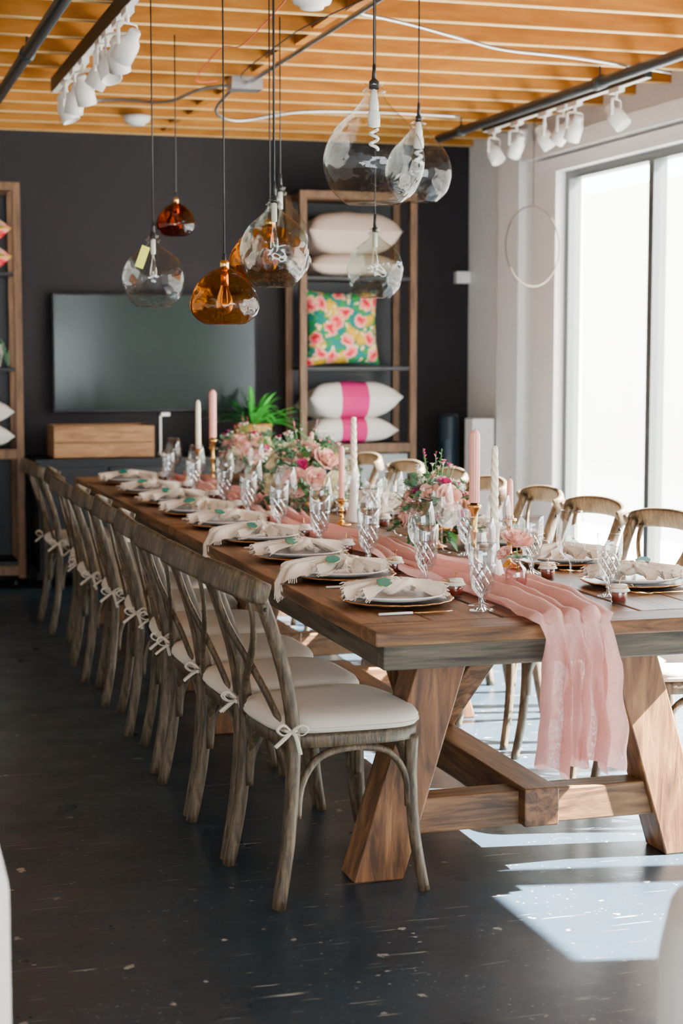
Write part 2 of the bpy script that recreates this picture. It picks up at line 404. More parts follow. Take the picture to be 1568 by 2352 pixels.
b.box((-1.6,YF-.085,.4),(3.6,YF-.078,2.45),1)
b.obj('added_fill_window',[M_alu,M_pane])  # unseen windows, added to brighten the chairs and floor
wallbox('baseboard_back',(XL,YB-.02,0),(XR,YB,.1),M_charcoal)
wallbox('baseboard_right',(XR-.07,9.75,0),(XR,YB-.02,.12),M_trim)
# exterior
wallbox('exterior_ground',(XR+.2,-14,-.12),(26,26,-.02),M_cone)
wallbox('exterior_stone_wall',(10.0,-8,-.1),(10.4,24,3.6),M_stone)

# ------------------------------------------------------------------ tables
def make_table(name,y0,y1,near_end):
    L=y1-y0; b=MB(); W=.6
    n=6; pw=2*W/n
    for i in range(n):
        x0=-W+i*pw
        b.box((x0+.002,0.14,.722),(x0+pw-.002,L-.14,.76-.0012*(i%2)),0)
    b.box((-W,0,.722),(W,.138,.76),1); b.box((-W,L-.138,.722),(W,L,.76),1)
    # apron
    b.box((-W+.03,.03,.655),(W-.03,.07,.722),2); b.box((-W+.03,L-.07,.655),(W-.03,L-.03,.722),2)
    b.box((-W+.03,.07,.655),(-W+.07,L-.07,.722),2); b.box((W-.07,.07,.655),(W-.03,L-.07,.722),2)
    for ty in (.42,L-.42):
        for sx in (-1,1):
            xb,xt=.475,.275; w=.072; d=.065
            pts=[(sx*(xb-w),ty-d,0),(sx*(xb+w),ty-d,0),(sx*(xt+w),ty-d,.655),(sx*(xt-w),ty-d,.655)]
            vs=pts+[(x,yy+2*d,z) for x,yy,z in pts]
            fs=[(0,1,2,3),(7,6,5,4),(0,4,5,1),(1,5,6,2),(2,6,7,3),(3,7,4,0)]
            if sx<0: fs=[tuple(reversed(f)) for f in fs]
            b.add(vs,fs,3,False)
        b.box((-.42,ty-.045,.12),(.42,ty+.045,.22),1)
        b.box((-.36,ty-.06,.60),(.36,ty+.06,.655),1)
    b.box((-.053,.33,.125),(.053,L-.33,.235),0)
    mid=L/2-.05
    for s_ in (-1,1):
        b.beam((0,mid+s_*.06,.22),(0,mid+s_*.66,.665),.095,.085,3,ref=(1,0,0))
    b.obj(name,[M_tTop,M_tX,M_tAp,M_tZ],(1.89,y0,0),bevel=.005)
make_table('dining_table',4.0,6.74,True)
make_table('dining_table',6.75,9.49,False)

# ------------------------------------------------------------------ chair
def outline(hx,hyf,hyb,n=40,p=.45):
    o=[]
    for k in range(n):
        a=2*pi*k/n; c,s_=cos(a),sin(a)
        x=math.copysign(abs(c)**p,c); y_=math.copysign(abs(s_)**p,s_)
        hy=hyb+(hyf-hyb)*(x+1)/2
        o.append((x*hx,y_*hy))
    return o
def xb(z):  # back post x for height
    pts=[(0,-.225),(.2,-.19),(.44,-.175),(.6,-.195),(.75,-.24),(.87,-.285)]
    for (a,xa),(c,xc) in zip(pts,pts[1:]):
        if z<=c: return xa+(xc-xa)*(z-a)/(c-a)
    return pts[-1][1]
def make_chair():
    b=MB()
    for sy in (-1,1):
        P=catmull([(-.225,sy*.212,0),(-.19,sy*.200,.2),(-.175,sy*.195,.44),(-.195,sy*.197,.6),(-.24,sy*.205,.75),(-.278,sy*.205,.85)],5)
        b.tube(P,.0175,.021,0,10,ref=(0,1,0),p=.7)
        P=catmull([(.168,sy*.188,.43),(.165,sy*.19,.3),(.175,sy*.195,.15),(.20,sy*.205,0)],5)
        b.tube(P,[.019-.004*i/15 for i in range(16)],None,0,10)
        b.ball((-.262,sy*.226,.80),.006,2,6)
        # X strap
        zs=[.835,.77,.70,.63,.56,.50,.45]; ys=[.172,.165,.12,.03,-.06,-.12,-.15]
        P=catmull([(xb(z)-.018*sin(pi*(z-.45)/.4)-.012+sy*.006,sy*y_,z) for y_,z in zip(ys,zs)],4)
        b.tube(P,.006,.0155,0,8,ref=(0,1,.6*-sy),p=.6)
        # side arch
        P=catmull([(-.165,sy*.197,.235),(-.155,sy*.197,.32),(-.115,sy*.197,.385),(-.05,sy*.197,.410),(.04,sy*.197,.410),(.105,sy*.195,.385),(.148,sy*.193,.32),(.158,sy*.193,.235)],4)
        b.tube(P,.0095,.012,0,8,ref=(0,1,0),p=.7)
    for x in (-.172,.162):
        P=catmull([(x,-.182,.235),(x,-.172,.32),(x,-.13,.385),(x,-.06,.410),(x,.06,.410),(x,.13,.385),(x,.172,.32),(x,.182,.235)],4)
        b.tube(P,.0095,.012,0,8,ref=(1,0,0),p=.7)
    # top rail
    P=catmull([(-.255,-.222,.838),(-.285,-.215,.848),(-.312,-.14,.862),(-.325,0,.868),(-.312,.14,.862),(-.285,.215,.848),(-.255,.222,.838)],5)
    n=len(P); h=[.028+.009*sin(pi*i/(n-1)) for i in range(n)]
    b.tube(P,.0125,h,0,12,ref=(.25,0,1),p=.55)
    # seat
    b.slab(outline(.205,.222,.205),[(.94,.418),(1,.423),(1,.450),(.985,.456)],0)
    b.slab(outline(.212,.226,.196,p=.5),[(.9,.455),(.985,.459),(1.01,.472),(1.01,.482),(.97,.496),(.85,.506),(.5,.511)],1,c=(.0,0))
    ol=outline(.213,.227,.197,p=.5)
    b.tube([(x,y_,.470) for x,y_ in ol],.004,None,1,6,closed=True)
    # ties
    for sy in (-1,1):
        c=Vector((-.19,sy*.222,.475))
        for k,(dx,dz) in enumerate(((-.045,.010),(.042,.006))):
            P=catmull([c,c+Vector((dx*.6,sy*.014,dz+.013)),c+Vector((dx,sy*.016,dz)),c+Vector((dx*.6,sy*.012,dz-.016)),c],3)
            b.tube(P,.0016,.005,3,6)
        for dx,dz in ((-.05,-.035),(.02,-.06)):
            b.tube(catmull([c,c+Vector((dx*.4,sy*.012,-.012)),c+Vector((dx,sy*.014,dz))],4),.0018,.006,3,6)
        b.tube([(-.155,sy*.17,.47),(-.175,sy*.215,.475),(-.2,sy*.222,.475),(-.205,sy*.19,.475)],.005,None,3,6)
    return b.mesh('dining_chair',[M_chair,M_cush,M_black,M_tie])
ch=make_chair()
YL=[4.44,4.90,5.38,5.93,6.52,7.08,7.64,8.24,8.95]
for i,y_ in enumerate(YL):
    inst('dining_chair',ch,(1.295+random.uniform(-.03,.03)*(i>0),y_,0),radians(random.uniform(-6,6) if i else 5))
YR=[4.80,5.38,5.93,6.50,7.08,7.64,8.24,8.90]
for i,y_ in enumerate(YR):
    inst('dining_chair',ch,(2.54+random.uniform(-.02,.02),y_,0),pi+radians(random.uniform(-5,5)))

# ------------------------------------------------------------------ table ware
ZT_=.7605
def lathe_mesh(name,prof,mats,n=28,fn=None,smooth=True):
    b=MB(); b.lathe(prof,n,0,fn=fn,smooth=smooth); return b.mesh(name,mats)
wine=lathe_mesh('wine_glass',[(.0005,.0),(.036,.001),(.037,.003),(.02,.006),(.006,.012),(.0038,.03),(.0035,.09),(.006,.102),(.018,.108),(.034,.125),(.0425,.15),(.043,.175),(.038,.21),(.0315,.245),(.0300,.2455),(.0305,.243)],[M_glass])
gobl=lathe_mesh('crystal_goblet',[(.0005,.0),(.034,.001),(.036,.004),(.024,.009),(.010,.015),(.0075,.022),(.011,.029),(.008,.036),(.015,.045),(.027,.06),(.033,.085),(.036,.12),(.0375,.155),(.037,.185),(.0355,.1855),(.0355,.155),(.034,.12),(.031,.085),(.022,.06),(.001,.05)],[M_cut],n=36)
sc=lambda r,z,a: r*(1+ (.03*abs(sin(a*9)) if r>.14 else 0))
def charger():
    b=MB()
    b.lathe([(.001,0),(.10,0),(.135,.006),(.150,.013)],72,0,fn=sc)
    b.lathe([(.150,.013),(.157,.016),(.156,.0185),(.149,.0165)],72,1,fn=sc)
    b.lathe([(.149,.0165),(.133,.010),(.001,.005)],72,0,fn=sc)
    return b.mesh('charger_plate',[M_char,M_copper])
charg=charger()
plate=lathe_mesh('dinner_plate',[(.001,.0),(.075,.0),(.11,.007),(.134,.017),(.136,.020),(.133,.0205),(.105,.012),(.085,.009),(.001,.009)],[M_plate],n=48)
def napkin(seed,hang=False):
    rd=random.Random(seed); b=MB()
    # knot
    for k in range(3):
        a0=rd.uniform(0,pi)
        pts=[]
        for i in range(12):
            a=2*pi*i/12
            p=Vector((cos(a)*.034,sin(a)*.024,.030+.010*sin(2*a+k)))
            pts.append(R(k*1.05+a0*.2,'Z')@p)
        b.tube(catmull(pts,2,True),.016,.011,0,8,closed=True,twist=.15)
    b.ball((0,0,.032),.024,0,10,.8)
    for sgn,ln in ((-1,.15),(-.6,.12),(1,.12),(.6,.09)):
        ph=rd.uniform(0,6); an=rd.uniform(-.35,.35)+(0 if sgn>0 else pi)
        if abs(sgn)<1: an+=rd.choice((-.8,.8))
        L_=ln*rd.uniform(.9,1.15)
        if hang and sgn==-1: L_=.245; an=pi+.25
        wd=rd.uniform(.045,.065)
        def fn(u,v,ph=ph,an=an,L_=L_,wd=wd,sgn=sgn):
            t=(v-.5)*2
            r=.015+u*L_*(1-.30*abs(t))
            w=(.016+wd*u**.8)
            lz=.034*(1-u)+.012+.017*sin(t*8+ph+u)*(.35+u*.65)+.006*sin(t*17+ph*2)*u
            x=r; 
            p=Vector((x,t*w+.01*sin(u*5+ph),max(lz,.004)))
            if hang and sgn==-1:
                ex=.208
                if x>ex-.03: p.z=max(p.z-(x-(ex-.03))*.6,-.005) if x<ex else p.z
                if x>ex:
                    p.x=ex+.012+.010*sin(t*7+ph); p.z=-.02-(x-ex)
            return R(an,'Z')@p
        b.grid(fn,14,26,0)
        # fringe
        for j in range(34):
            v=(j+.5)/34; p0=fn(1,v); p1=fn(.93,v); d=(p0-p1).normalized()
            if hang and sgn==-1: d=Vector((0,0,-1))
            e=p0+d*.011+Vector((rd.uniform(-.003,.003),rd.uniform(-.003,.003),-.002))
            b.tube([p0,e],.001,None,0,4)
    me=b.mesh('linen_napkin',[M_linen])
    return me
naps=[napkin(i) for i in range(4)]; naph=napkin(11,True)
def agate():
    b=MB(); rd=random.Random(3)
    o=[(.034*cos(a)*(1+rd.uniform(-.12,.12)),.021*sin(a)*(1+rd.uniform(-.12,.12))) for a in [2*pi*k/14 for k in range(14)]]
    b.slab(o,[(1,0),(1,.003)],0,smooth=False); b.tube([(x,y,.0015) for x,y in o],.0013,None,1,6,closed=True)
    return b.mesh('agate_place_card',[M_agate,M_gold])
ag=agate()
def knife():
    b=MB()
    b.tube([(-.105,0,.004),(-.01,0,.004)],.006,.0035,0,8,ref=(0,0,1))
    b.tube([(-.01,0,.004),(0,0,.004),(.02,0,.004),(.08,.001,.004),(.105,.004,.004)],[.004,.004,.008,.0085,.002],.0012,1,8,ref=(0,0,1))
    return b.mesh('table_knife',[M_ceram,M_gold])
kn=knife()
def fork():
    b=MB()
    b.tube([(-.10,0,.004),(0,0,.004),(.03,0,.005)],[.005,.003,.003],.0025,1,8,ref=(0,0,1))
    b.tube([(.03,0,.005),(.045,0,.004),(.06,0,.005)],[.004,.011,.011],.0015,1,8,ref=(0,0,1))
    for k in range(4): b.tube([(.058,-.009+.006*k,.005),(.10,-.009+.006*k,.009)],.0016,None,1,5)
    return b.mesh('table_fork',[M_ceram,M_gold])
fk=fork()
def jar():
    b=MB()
    b.lathe([(.001,.001),(.021,.001),(.023,.005),(.023,.034),(.020,.040)],20,0)
    b.lathe([(.001,.003),(.020,.003),(.021,.03),(.001,.031)],20,1)
    b.lathe([(.026,.036),(.029,.031),(.030,.033),(.024,.042),(.023,.050),(.001,.053)],24,2,fn=lambda r,z,a:r*(1+.08*sin(a*9)*(r>.024)))
    b.tube([(.0245*cos(a),.0245*sin(a),.042) for a in [2*pi*k/16 for k in range(16)]],.0012,None,3,5,closed=True)
    for s_ in (-1,1):
        b.tube(catmull([(.024,0,.043),(.03,s_*.012,.052),(.034,s_*.02,.046),(.026,0,.043)],3),.001,None,3,5)
    b.tube(catmull([(.0,.0,.053),(.002,.006,.068),(.008,.010,.074)],3),.0018,None,3,5)
    return b.mesh('jam_jar',[M_glass,M_jam,M_wfab,M_gold])
jr=jar()
def setting(side,y,i):
    xp=1.505 if side<0 else 2.30
    rz=0 if side<0 else pi
    j=lambda a=.012: random.uniform(-a,a)
    x=xp+j(); yy=y+j()
    inst('charger_plate',charg,(x,yy,ZT_),random.uniform(0,6))
    inst('dinner_plate',plate,(x,yy,ZT_+.0125),0)
    hang=(side<0 and i in (1,3))
    inst('linen_napkin',naph if hang else naps[(i+ (side>0))%4],(x,yy,ZT_+.0225),rz+radians(random.uniform(-25,25)) if not hang else radians(-8))
    o=inst('agate_place_card',ag,(x+side*.05,yy+side*.045,ZT_+.066),rz+radians(60+random.uniform(-20,20)))
    o.rotation_euler[0]=radians(-16)*side; o.rotation_euler[1]=radians(10)*side
    d=-1 if side<0 else 1   # guest's right
    inst('table_knife',kn,(x-.01*side*-1,yy+d*.195,ZT_),rz)
    inst('table_fork',fk,(x,yy-d*.185,ZT_),rz)
    gx=1.68 if side<0 else 2.10
    inst('crystal_goblet',gobl,(gx+j(.02),yy-.20+j(),ZT_),random.uniform(0,6))
    inst('wine_glass',wine,(gx+(.03 if side<0 else -.07)+j(.01),yy-.115+j(),ZT_),0)
    inst('jam_jar',jr,((1.70 if side<0 else 2.10)+j(.01),yy+(.10 if side<0 else -.31)+j(),ZT_),random.uniform(0,6))
SY=[4.46,4.98,5.50,6.04,6.60,7.12,7.66,8.24,8.92]
for i,y_ in enumerate(SY): setting(-1,y_,i)
for i,y_ in enumerate([4.60,5.12,5.64,6.2,6.75,7.3,7.85,8.4,9.0]): setting(1,y_,i)

# ------------------------------------------------------------------ runner
def runner():
    b=MB(); zt=.7625; ye=3.985; drop=.37; Ltop=5.1; tot=drop+Ltop
    nu=340; nv=120
    nz=lambda a,b_,c: mnoise.noise(Vector((a,b_,c)))
    def fn(u,v):
        # denser sampling of the hanging part
        s_= (u/.18)*drop if u<.18 else drop+(u-.18)/.82*Ltop
        t=(v-.5)*2
        fold=.012*sin(t*13+1.5*sin(s_*1.7)+.5)+.006*sin(t*27+s_*2.2)+.005*sin(t*6-s_*3)+.008*nz(t*5,s_*7,3)
        if s_<drop:       # hanging part; s_=0 at hem
            h=drop-s_
            k=min(h/.10,1)
            w=.098+.016*(h/.37)
            x=1.818+t*w+.016*sin(t*12+1+h*3)*k+.008*nz(t*4,h*9,7)*k
            hem=.016*sin(t*5+.6)+.006*sin(t*17)
            f2=.022*sin(t*12+.5+1.5*h+1.2*nz(t*2,h*5,1))+.014*sin(t*26+h*5+1)+.006*sin(t*5+h*12)+.012*nz(t*7,h*14,5)
            y=ye-.024-k*.028-f2*k*(.8+.5*h/.37)
            y=min(y,ye-.006)
            z=zt-h+ hem*min(1,h/.3)+.004
            r=.02
            if h<r: y=y+(r-h)*.4
            return (x,y,z)
        q=s_-drop
        w=.100+.02*sin(q*2.3+.5)+.025*min(q/1.0,1)
        cx=1.818+.05*sin(q*1.9)+.03*sin(q*3.7+1)*min(q,1)
        x=cx+t*w+.018*sin(t*13+q*3)
        z=zt+.004+max(0,.010+1.5*fold)*(1-.3*t*t)
        return (x,ye+q-.006*(q<.03),z)
    b.grid(fn,nu,nv,0)
    return b.obj('table_runner',[M_run])
runner()

# ------------------------------------------------------------------ candles / holders
def taper(b,z0,h,r,m,style):
    if style=='rib':
        b.lathe([(r,z0),(r,z0+h-.02),(r*1.05,z0+h-.015),(r*.55,z0+h),(.001,z0+h+.002)],48,m,fn=lambda rr,z,a: rr*(1+.07*cos(a*12)) if z<z0+h-.018 else rr)
    elif style=='twist':
        N=60; prof=[(r*(1-.25*(i/N)**3),z0+h*i/N) for i in range(N+1)]+[(.001,z0+h+.004)]
        b.lathe(prof,20,m,fn=lambda rr,z,a: rr*(1+.16*cos(4*a+z*210)))
    else:
        b.lathe([(r,z0),(r*.92,z0+h*.8),(r*.8,z0+h*.95),(r*.4,z0+h),(.001,z0+h+.002)],20,m)
    b.tube([(0,0,z0+h),(.001,0,z0+h+.009)],.0009,None,2,5)
def candle(loc,hold,hh,ch_,r,cm,style,hm):
    b=MB()
    if hold=='brass':
        s_=hh/.2
        P=[(.001,0),(.040,0),(.042,.004),(.036,.009),(.018,.016),(.009,.026),(.008,.05),(.013,.055),(.008,.06),(.0085,.10),(.014,.106),(.009,.114),(.009,.15),(.012,.165),(.019,.175),(.024,.183),(.022,.188),(.013,.188),(.013,.2),(.001,.2)]
        b.lathe([(q,z*s_) for q,z in P],24,1,fn=lambda rr,z,a: rr*(1+.12*cos(3*a+z*160)) if (.3*hh<z<.8*hh) else rr)
    else:
        P=[(.001,0),(.036,0),(.037,.004),(.033,.02),(.020,.07),(.015,.12),(.0145,hh*.75),(.017,hh*.9),(.024,hh-.012),(.024,hh),(.010,hh-.002),(.001,hh-.002)]
        b.lathe(P,48,1,fn=lambda rr,z,a: rr*(1+.07*abs(cos(9*a))) if z<hh*.9 else rr)
    taper(b,hh-.006,ch_,r,0,style)
    return b.obj('candlestick',[cm,hm,M_black],loc)
candle((2.00,5.16,ZT_),'brass',.215,.235,.0165,M_pinkC,'rib',M_gold)
candle((1.91,4.76,ZT_),'ceramic',.185,.235,.0115,M_ivory,'twist',M_ceram)
candle((2.10,5.10,ZT_),'brass',.17,.125,.0115,M_pinkC,'plain',M_gold)
candle((2.05,6.66,ZT_),'ceramic',.20,.235,.0125,M_ivory,'twist',M_ceram)
candle((1.965,6.55,ZT_),'brass',.11,.215,.0115,M_pinkC,'rib',M_gold)
candle((2.14,7.62,ZT_),'brass',.20,.13,.012,M_pinkC,'plain',M_gold)
candle((1.93,8.80,ZT_),'brass',.25,.25,.0175,M_pinkC,'rib',M_gold)
candle((1.83,8.70,ZT_),'brass',.20,.25,.014,M_ivory,'plain',M_gold)
candle((1.96,8.95,ZT_),'brass',.20,.14,.0155,M_pinkC,'plain',M_gold)

# ------------------------------------------------------------------ flowers
def rose(b,c,r,dirv,m,rd):
    q=Vector((0,0,1)).rotation_difference(Vector(dirv).normalized()).to_matrix().to_4x4()
    M=T(*c)@q
    b.ball((0,0,0),r*.5,m,10,1.0,M)
    for i,(n,R0,hh,op) in enumerate(((3,.30,.75,.02),(5,.50,.68,.12),(6,.72,.52,.28),(7,.90,.32,.42))):
        a0=rd.uniform(0,6)
        for k in range(n):
            th=a0+2*pi*k/n; wd=1.25*pi/n
            def fn(u,v,th=th,wd=wd,R0=R0,hh=hh,op=op):
                t=(u-.5)*2; a=th+t*wd
                edge=1-.25*t*t
                rad=r*R0*(.45+.55*v)+r*op*v*v
                z=r*(-.45+v*(hh+.45)*edge)-r*.12*v*v*v*op*3
                return (rad*cos(a),rad*sin(a),z)
            b.grid(fn,5,4,m,M)
def leaf(b,base,d,L_,w,m,droop=.3,up=Vector((0,0,1)),n=5,fold=.2):
    d=Vector(d).normalized(); s_=d.cross(up)
    if s_.length<.01: s_=Vector((1,0,0))
    s_.normalize(); nn=s_.cross(d)
    base=Vector(base)
    def fn(u,v):
        t=(v-.5)*2; ww=w*sin(pi*min(u*.92+.06,1))**.8
        p=base+d*(L_*u)+s_*(t*ww)+nn*(abs(t)*ww*fold)-Vector((0,0,1))*(droop*L_*u*u)
        return p
    b.grid(fn,n,4,m)
def sprig(b,base,d,L_,rd,m,size=.014):
    d=Vector(d).normalized()
    P=catmull([base,Vector(base)+d*L_*.5+Vector((0,0,.01)),Vector(base)+d*L_-Vector((0,0,L_*.15))],4)
    b.tube(P,.0012,None,m,5)
    for p in P[2:]:
        for s_ in range(2):
            dd=(d*.4+Vector((rd.uniform(-1,1),rd.uniform(-1,1),rd.uniform(-.4,1)))).normalized()
            leaf(b,p,dd,size*2.2,size*.75,m,.1,n=4)
def arrangement(loc,rad,h,seed,nr,bowl=True,palette=(2,2,3,3,4,5),rs=1.0):
    rd=random.Random(seed); b=MB(); bz=.085
    b.lathe([(.001,0),(.042,0),(.044,.004),(.02,.012),(.012,.025),(.014,.035),(.04,.045),(.06,.06),(.068,bz),(.064,bz),(.05,.055),(.001,.045)],32,0)
    b.ball((0,0,bz),.055,6,12,.7)
    for k in range(nr):
        th=k*2.399+rd.uniform(-.3,.3); f=(k+.5)/nr; ph=math.acos(1-f*1.08)
        dv=Vector((sin(ph)*cos(th),sin(ph)*sin(th),cos(ph)))
        c=Vector((dv.x*rad*.80,dv.y*rad*.80,bz+.03+dv.z*h*.80+rd.uniform(-.015,.015)))
        m=rd.choice(palette)
        r_=rd.uniform(.024,.038)*(1.2 if m==3 and rd.random()<.5 else 1)*rs
        if m==5: r_*=.65
        rose(b,c,r_,dv,m,rd)
        b.tube([(0,0,bz-.01),c-dv*r_*.4],.002,None,6,5)
    for k in range(int(nr*3.0)):
        th=rd.uniform(0,2*pi); el=rd.uniform(-.45,1.1)
        dv=Vector((cos(th)*cos(el),sin(th)*cos(el),sin(el)))
        base=Vector((dv.x*rad*.6,dv.y*rad*.6,bz+.015+dv.z*h*.55))
        if rd.random()<.6: sprig(b,base,dv,rad*rd.uniform(.45,.75),rd,7,.014)
        else:
            for q in range(3):
                leaf(b,base,dv+Vector((rd.uniform(-.3,.3),rd.uniform(-.3,.3),rd.uniform(-.2,.3))),rad*rd.uniform(.5,.75),.014,6,.25)
    for k in range(int(nr*1.8)):  # small filler blossoms
        th=rd.uniform(0,2*pi); el=rd.uniform(.0,1.4)
        dv=Vector((cos(th)*cos(el),sin(th)*cos(el),sin(el)))
        p=Vector((dv.x*rad*1.12,dv.y*rad*1.12,bz+.03+dv.z*h*1.2))
        b.tube([Vector((0,0,bz)),p],.001,None,6,4)
        mm=rd.choice((4,4,5,2))
        for q in range(6):
            a=q*1.05; leaf(b,p,dv*.5+Vector((cos(a),sin(a),.2)),.013,.005,mm,0,n=3)
        b.ball(p,.004,mm,6)
    for k in range(4):  # tall spikes
        th=rd.uniform(0,2*pi); top=Vector((cos(th)*rad*.35,sin(th)*rad*.35,bz+h*1.55+rd.uniform(0,.03)))
        b.tube([Vector((0,0,bz)),top],.0014,None,6,5)
        for q in range(10):
            p=Vector((0,0,bz)).lerp(top,.6+.04*q)
            leaf(b,p,(rd.uniform(-1,1),rd.uniform(-1,1),.8),.014,.004,5 if q>6 and k<2 else 6,0,n=3)
    return b.obj('flower_centerpiece',[M_copper,M_gold,M_blush,M_cream,M_wht,M_mag,M_leafG,M_leafE],loc)
arrangement((2.06,5.70,ZT_),.135,.165,4,20,palette=(2,2,2,4,4,5,5),rs=1.15)
arrangement((2.02,7.28,ZT_),.21,.20,9,32,palette=(2,2,3,3,4,2,5),rs=1.35)
arrangement((2.15,8.88,ZT_),.17,.17,13,24,palette=(2,2,2,3,4,5),rs=1.3)
# bud vase
b=MB()
b.lathe([(.001,.001),(.028,.001),(.030,.006),(.030,.06),(.027,.072),(.014,.085),(.012,.095),(.016,.105),(.014,.105),(.010,.095),(.012,.085),(.025,.071),(.028,.06),(.028,.006),(.001,.004)],48,0,fn=lambda r,z,a:r*(1+.07*abs(cos(a*10))*(z<.08)))
rd=random.Random(5)
b.tube(catmull([(0,0,.01),(.004,0,.08),(0,0,.14)],4),.002,None,2,6)
rose(b,(0,-.005,.155),.038,(.1,-.35,1),1,rd)
rose(b,(-.035,.01,.115),.020,(-.7,-.3,.7),1,rd)
for k in range(9):
    a=k*.8+.3; leaf(b,(0,0,.10),(cos(a),sin(a),.35),.05,.014,3,.3)
b.obj('bud_vase',[thin_glass('pink_glass',tint=(.93,.80,.80),edge=(.6,.4,.42),refl=.1),M_blush,M_leafG,M_leafE],(1.90,4.56,ZT_))

# ------------------------------------------------------------------ pendants
def spline_prof(P,k=4):
    q=catmull([(r,0,z) for r,z in P],k); return [(max(p.x,.0005),p.z) for p in q]
def pendant(name,x,y,zb,zt,r,gm,shape,tag=False,edison=False,small=False,cr=.0032):
    b=MB(); H=zt-zb
    if shape=='drop':
        P=[(.0,.02),(.45,.0),(.60,.02),(.86,.13),(1.0,.32),(.94,.49),(.76,.63),(.45,.76),(.25,.85),(.19,.905),(.24,.93),(.17,.955),(.17,.985),(.20,1.0)]
    elif shape=='round':
        P=[(.0,.03),(.42,.0),(.58,.02),(.86,.15),(1.0,.37),(.95,.53),(.78,.67),(.48,.78),(.25,.85),(.19,.905),(.25,.93),(.17,.955),(.18,.985),(.21,1.0)]
    else:
        P=[(.0,.06),(.45,.0),(.70,.05),(.92,.18),(1.0,.33),(.95,.50),(.80,.70),(.55,.88),(.26,.985),(.15,1.0)]
    pr=spline_prof([(a*r,z*H) for a,z in P],5)
    b.lathe(pr,56,0)
    if shape!='squat':
        b.lathe([(.10*r,H*.95),(.10*r,H*1.01),(.05*r,H*1.03),(.001,H*1.03)],16,2)
    else:
        b.lathe([(.001,H*.97),(.13*r,H*.98),(.13*r,H*1.0+.02),(.09*r,H+.028),(.001,H+.028)],16,3)
    zt_l=H*1.03
    b.tube([(0,0,zt_l),(0,0,zt_l+.045)],[.008,.005],None,2,8)
    b.tube([(0,0,zt_l+.03),(0,0,ZC-.001-zb)],cr,None,2,6)
    k=.62 if small else 1
    if edison:
        b.lathe([(.001,H*1.0),(.010,H*.98),(.014,H*.86),(.014,H*.70),(.001,H*.69)],16,3)
        b.lathe(spline_prof([(.012,H*.70),(.014,H*.66),(.028,H*.42),(.028,H*.30),(.016,H*.20),(.001,H*.18)],3),16,4)
        b.tube(catmull([(.006,0,H*.66),(.010,0,H*.4),(0,.004,H*.3),(-.010,0,H*.4),(-.006,0,H*.66)],3),.0012,None,3,5)
    else:
        b.lathe([(.001,H*.95),(.009,H*.94),(.010*k+.003,H*.86),(.015*k,H*.84),(.015*k,H*(.74)),(.001,H*.73)],16,1)
        if small:
            b.lathe(spline_prof([(.005,H*.74),(.006,H*.66),(.014,H*.5),(.012,H*.42),(.001,H*.38)],3),12,4)
        else:
            b.lathe([(.018,H*.76),(.020,H*.70),(.019,H*.64),(.001,H*.63)],14,1)
            sp=[(.013*cos(t*.9),.013*sin(t*.9),H*.62-H*.17*t/14) for t in range(0,15)]
            b.tube(catmull(sp,3),.005,None,1,6)
    if tag:
        b.box((-.016,-.0015,-.085),(.016,0,.0),5,T(-.045,-.098,H*.82)@R(.35,'Y'))
        b.tube([(0,-.02,H*.98),(-.045,-.098,H*.82)],.001,None,2,4)
    b.obj(name,[gm,M_bulb,M_cord,M_gold,M_glass,M_tag],(x,y,zb))
pendant('glass_pendant_light',1.68,5.24,1.930,2.31,.162,M_pend,'drop',cr=.0042)
pendant('glass_pendant_light',2.18,6.24,2.03,2.35,.127,M_pend,'drop')
pendant('glass_pendant_light',2.02,6.285,1.665,1.93,.109,M_smoke,'round',small=True)
pendant('glass_pendant_light',1.40,5.43,1.670,1.957,.113,M_smoke,'round',small=True,cr=.0042)
pendant('glass_pendant_light',1.824,6.97,1.80,2.143,.120,M_pend,'drop',small=True)
pendant('amber_glass_pendant_light',1.633,6.40,1.73,1.94,.158,M_amber,'squat',edison=True)
pendant('amber_glass_pendant_light',1.31,5.77,1.553,1.745,.12,M_amber,'squat',edison=True)
pendant('glass_pendant_light',1.203,6.53,1.630,1.905,.122,M_pend,'round',tag=True,small=True)
pendant('amber_glass_pendant_light',1.484,7.49,1.968,2.11,.088,M_amberD,'squat',edison=True)
# wire hoop
b=MB()
rr=.23
b.tube([(rr*cos(a),0,rr*sin(a)) for a in [2*pi*k/48 for k in range(48)]],.004,None,0,6,closed=True)
b.tube([(0,0,rr),(0,0,ZC-.001-2.06)],.002,None,0,6)
b.obj('hanging_wire_hoop',[M_hoop],(3.90,9.16,2.06),radians(-16.7+42))

# ------------------------------------------------------------------ ceiling services
def pipe(name,x,y0,y1,z,r,m):
    b=MB(); b.tube([(x,y0,z),(x,y1,z)],r,None,0,14)
    y=y0+.5
    while y<y1:
        b.tube([(x,y-.04,z),(x,y+.04,z)],r*1.25,None,0,14); 
        b.tube([(x,y,z),(x,y,ZC-.002)],.005,None,0,6); y+=1.9
    b.obj(name,[m])
pipe('sprinkler_pipe',3.62,-2.3,10.0,2.76,.026,M_pipe)
pipe('sprinkler_pipe',.866,-2.3,10.9,2.76,.028,M_pipe)
b=MB(); b.tube([(2.05,3.0,2.80),(2.05,8.53,2.80)],.011,None,0,10)
b.box((1.97,8.48,2.775),(2.13,8.60,2.835),0)
b.tube(catmull([(2.0,8.54,2.80),(1.85,8.66,2.79),(1.72,8.94,2.76),(1.55,9.2,2.80),(1.35,9.25,2.80),(1.15,8.9,2.80)],6),.009,None,0,8)
b.tube(catmull([(2.0,8.58,2.79),(1.98,8.9,2.72),(2.15,9.1,2.70),(2.5,9.1,2.76),(3.0,9.2,2.79),(3.5,9.3,2.80)],6),.009,None,0,8)
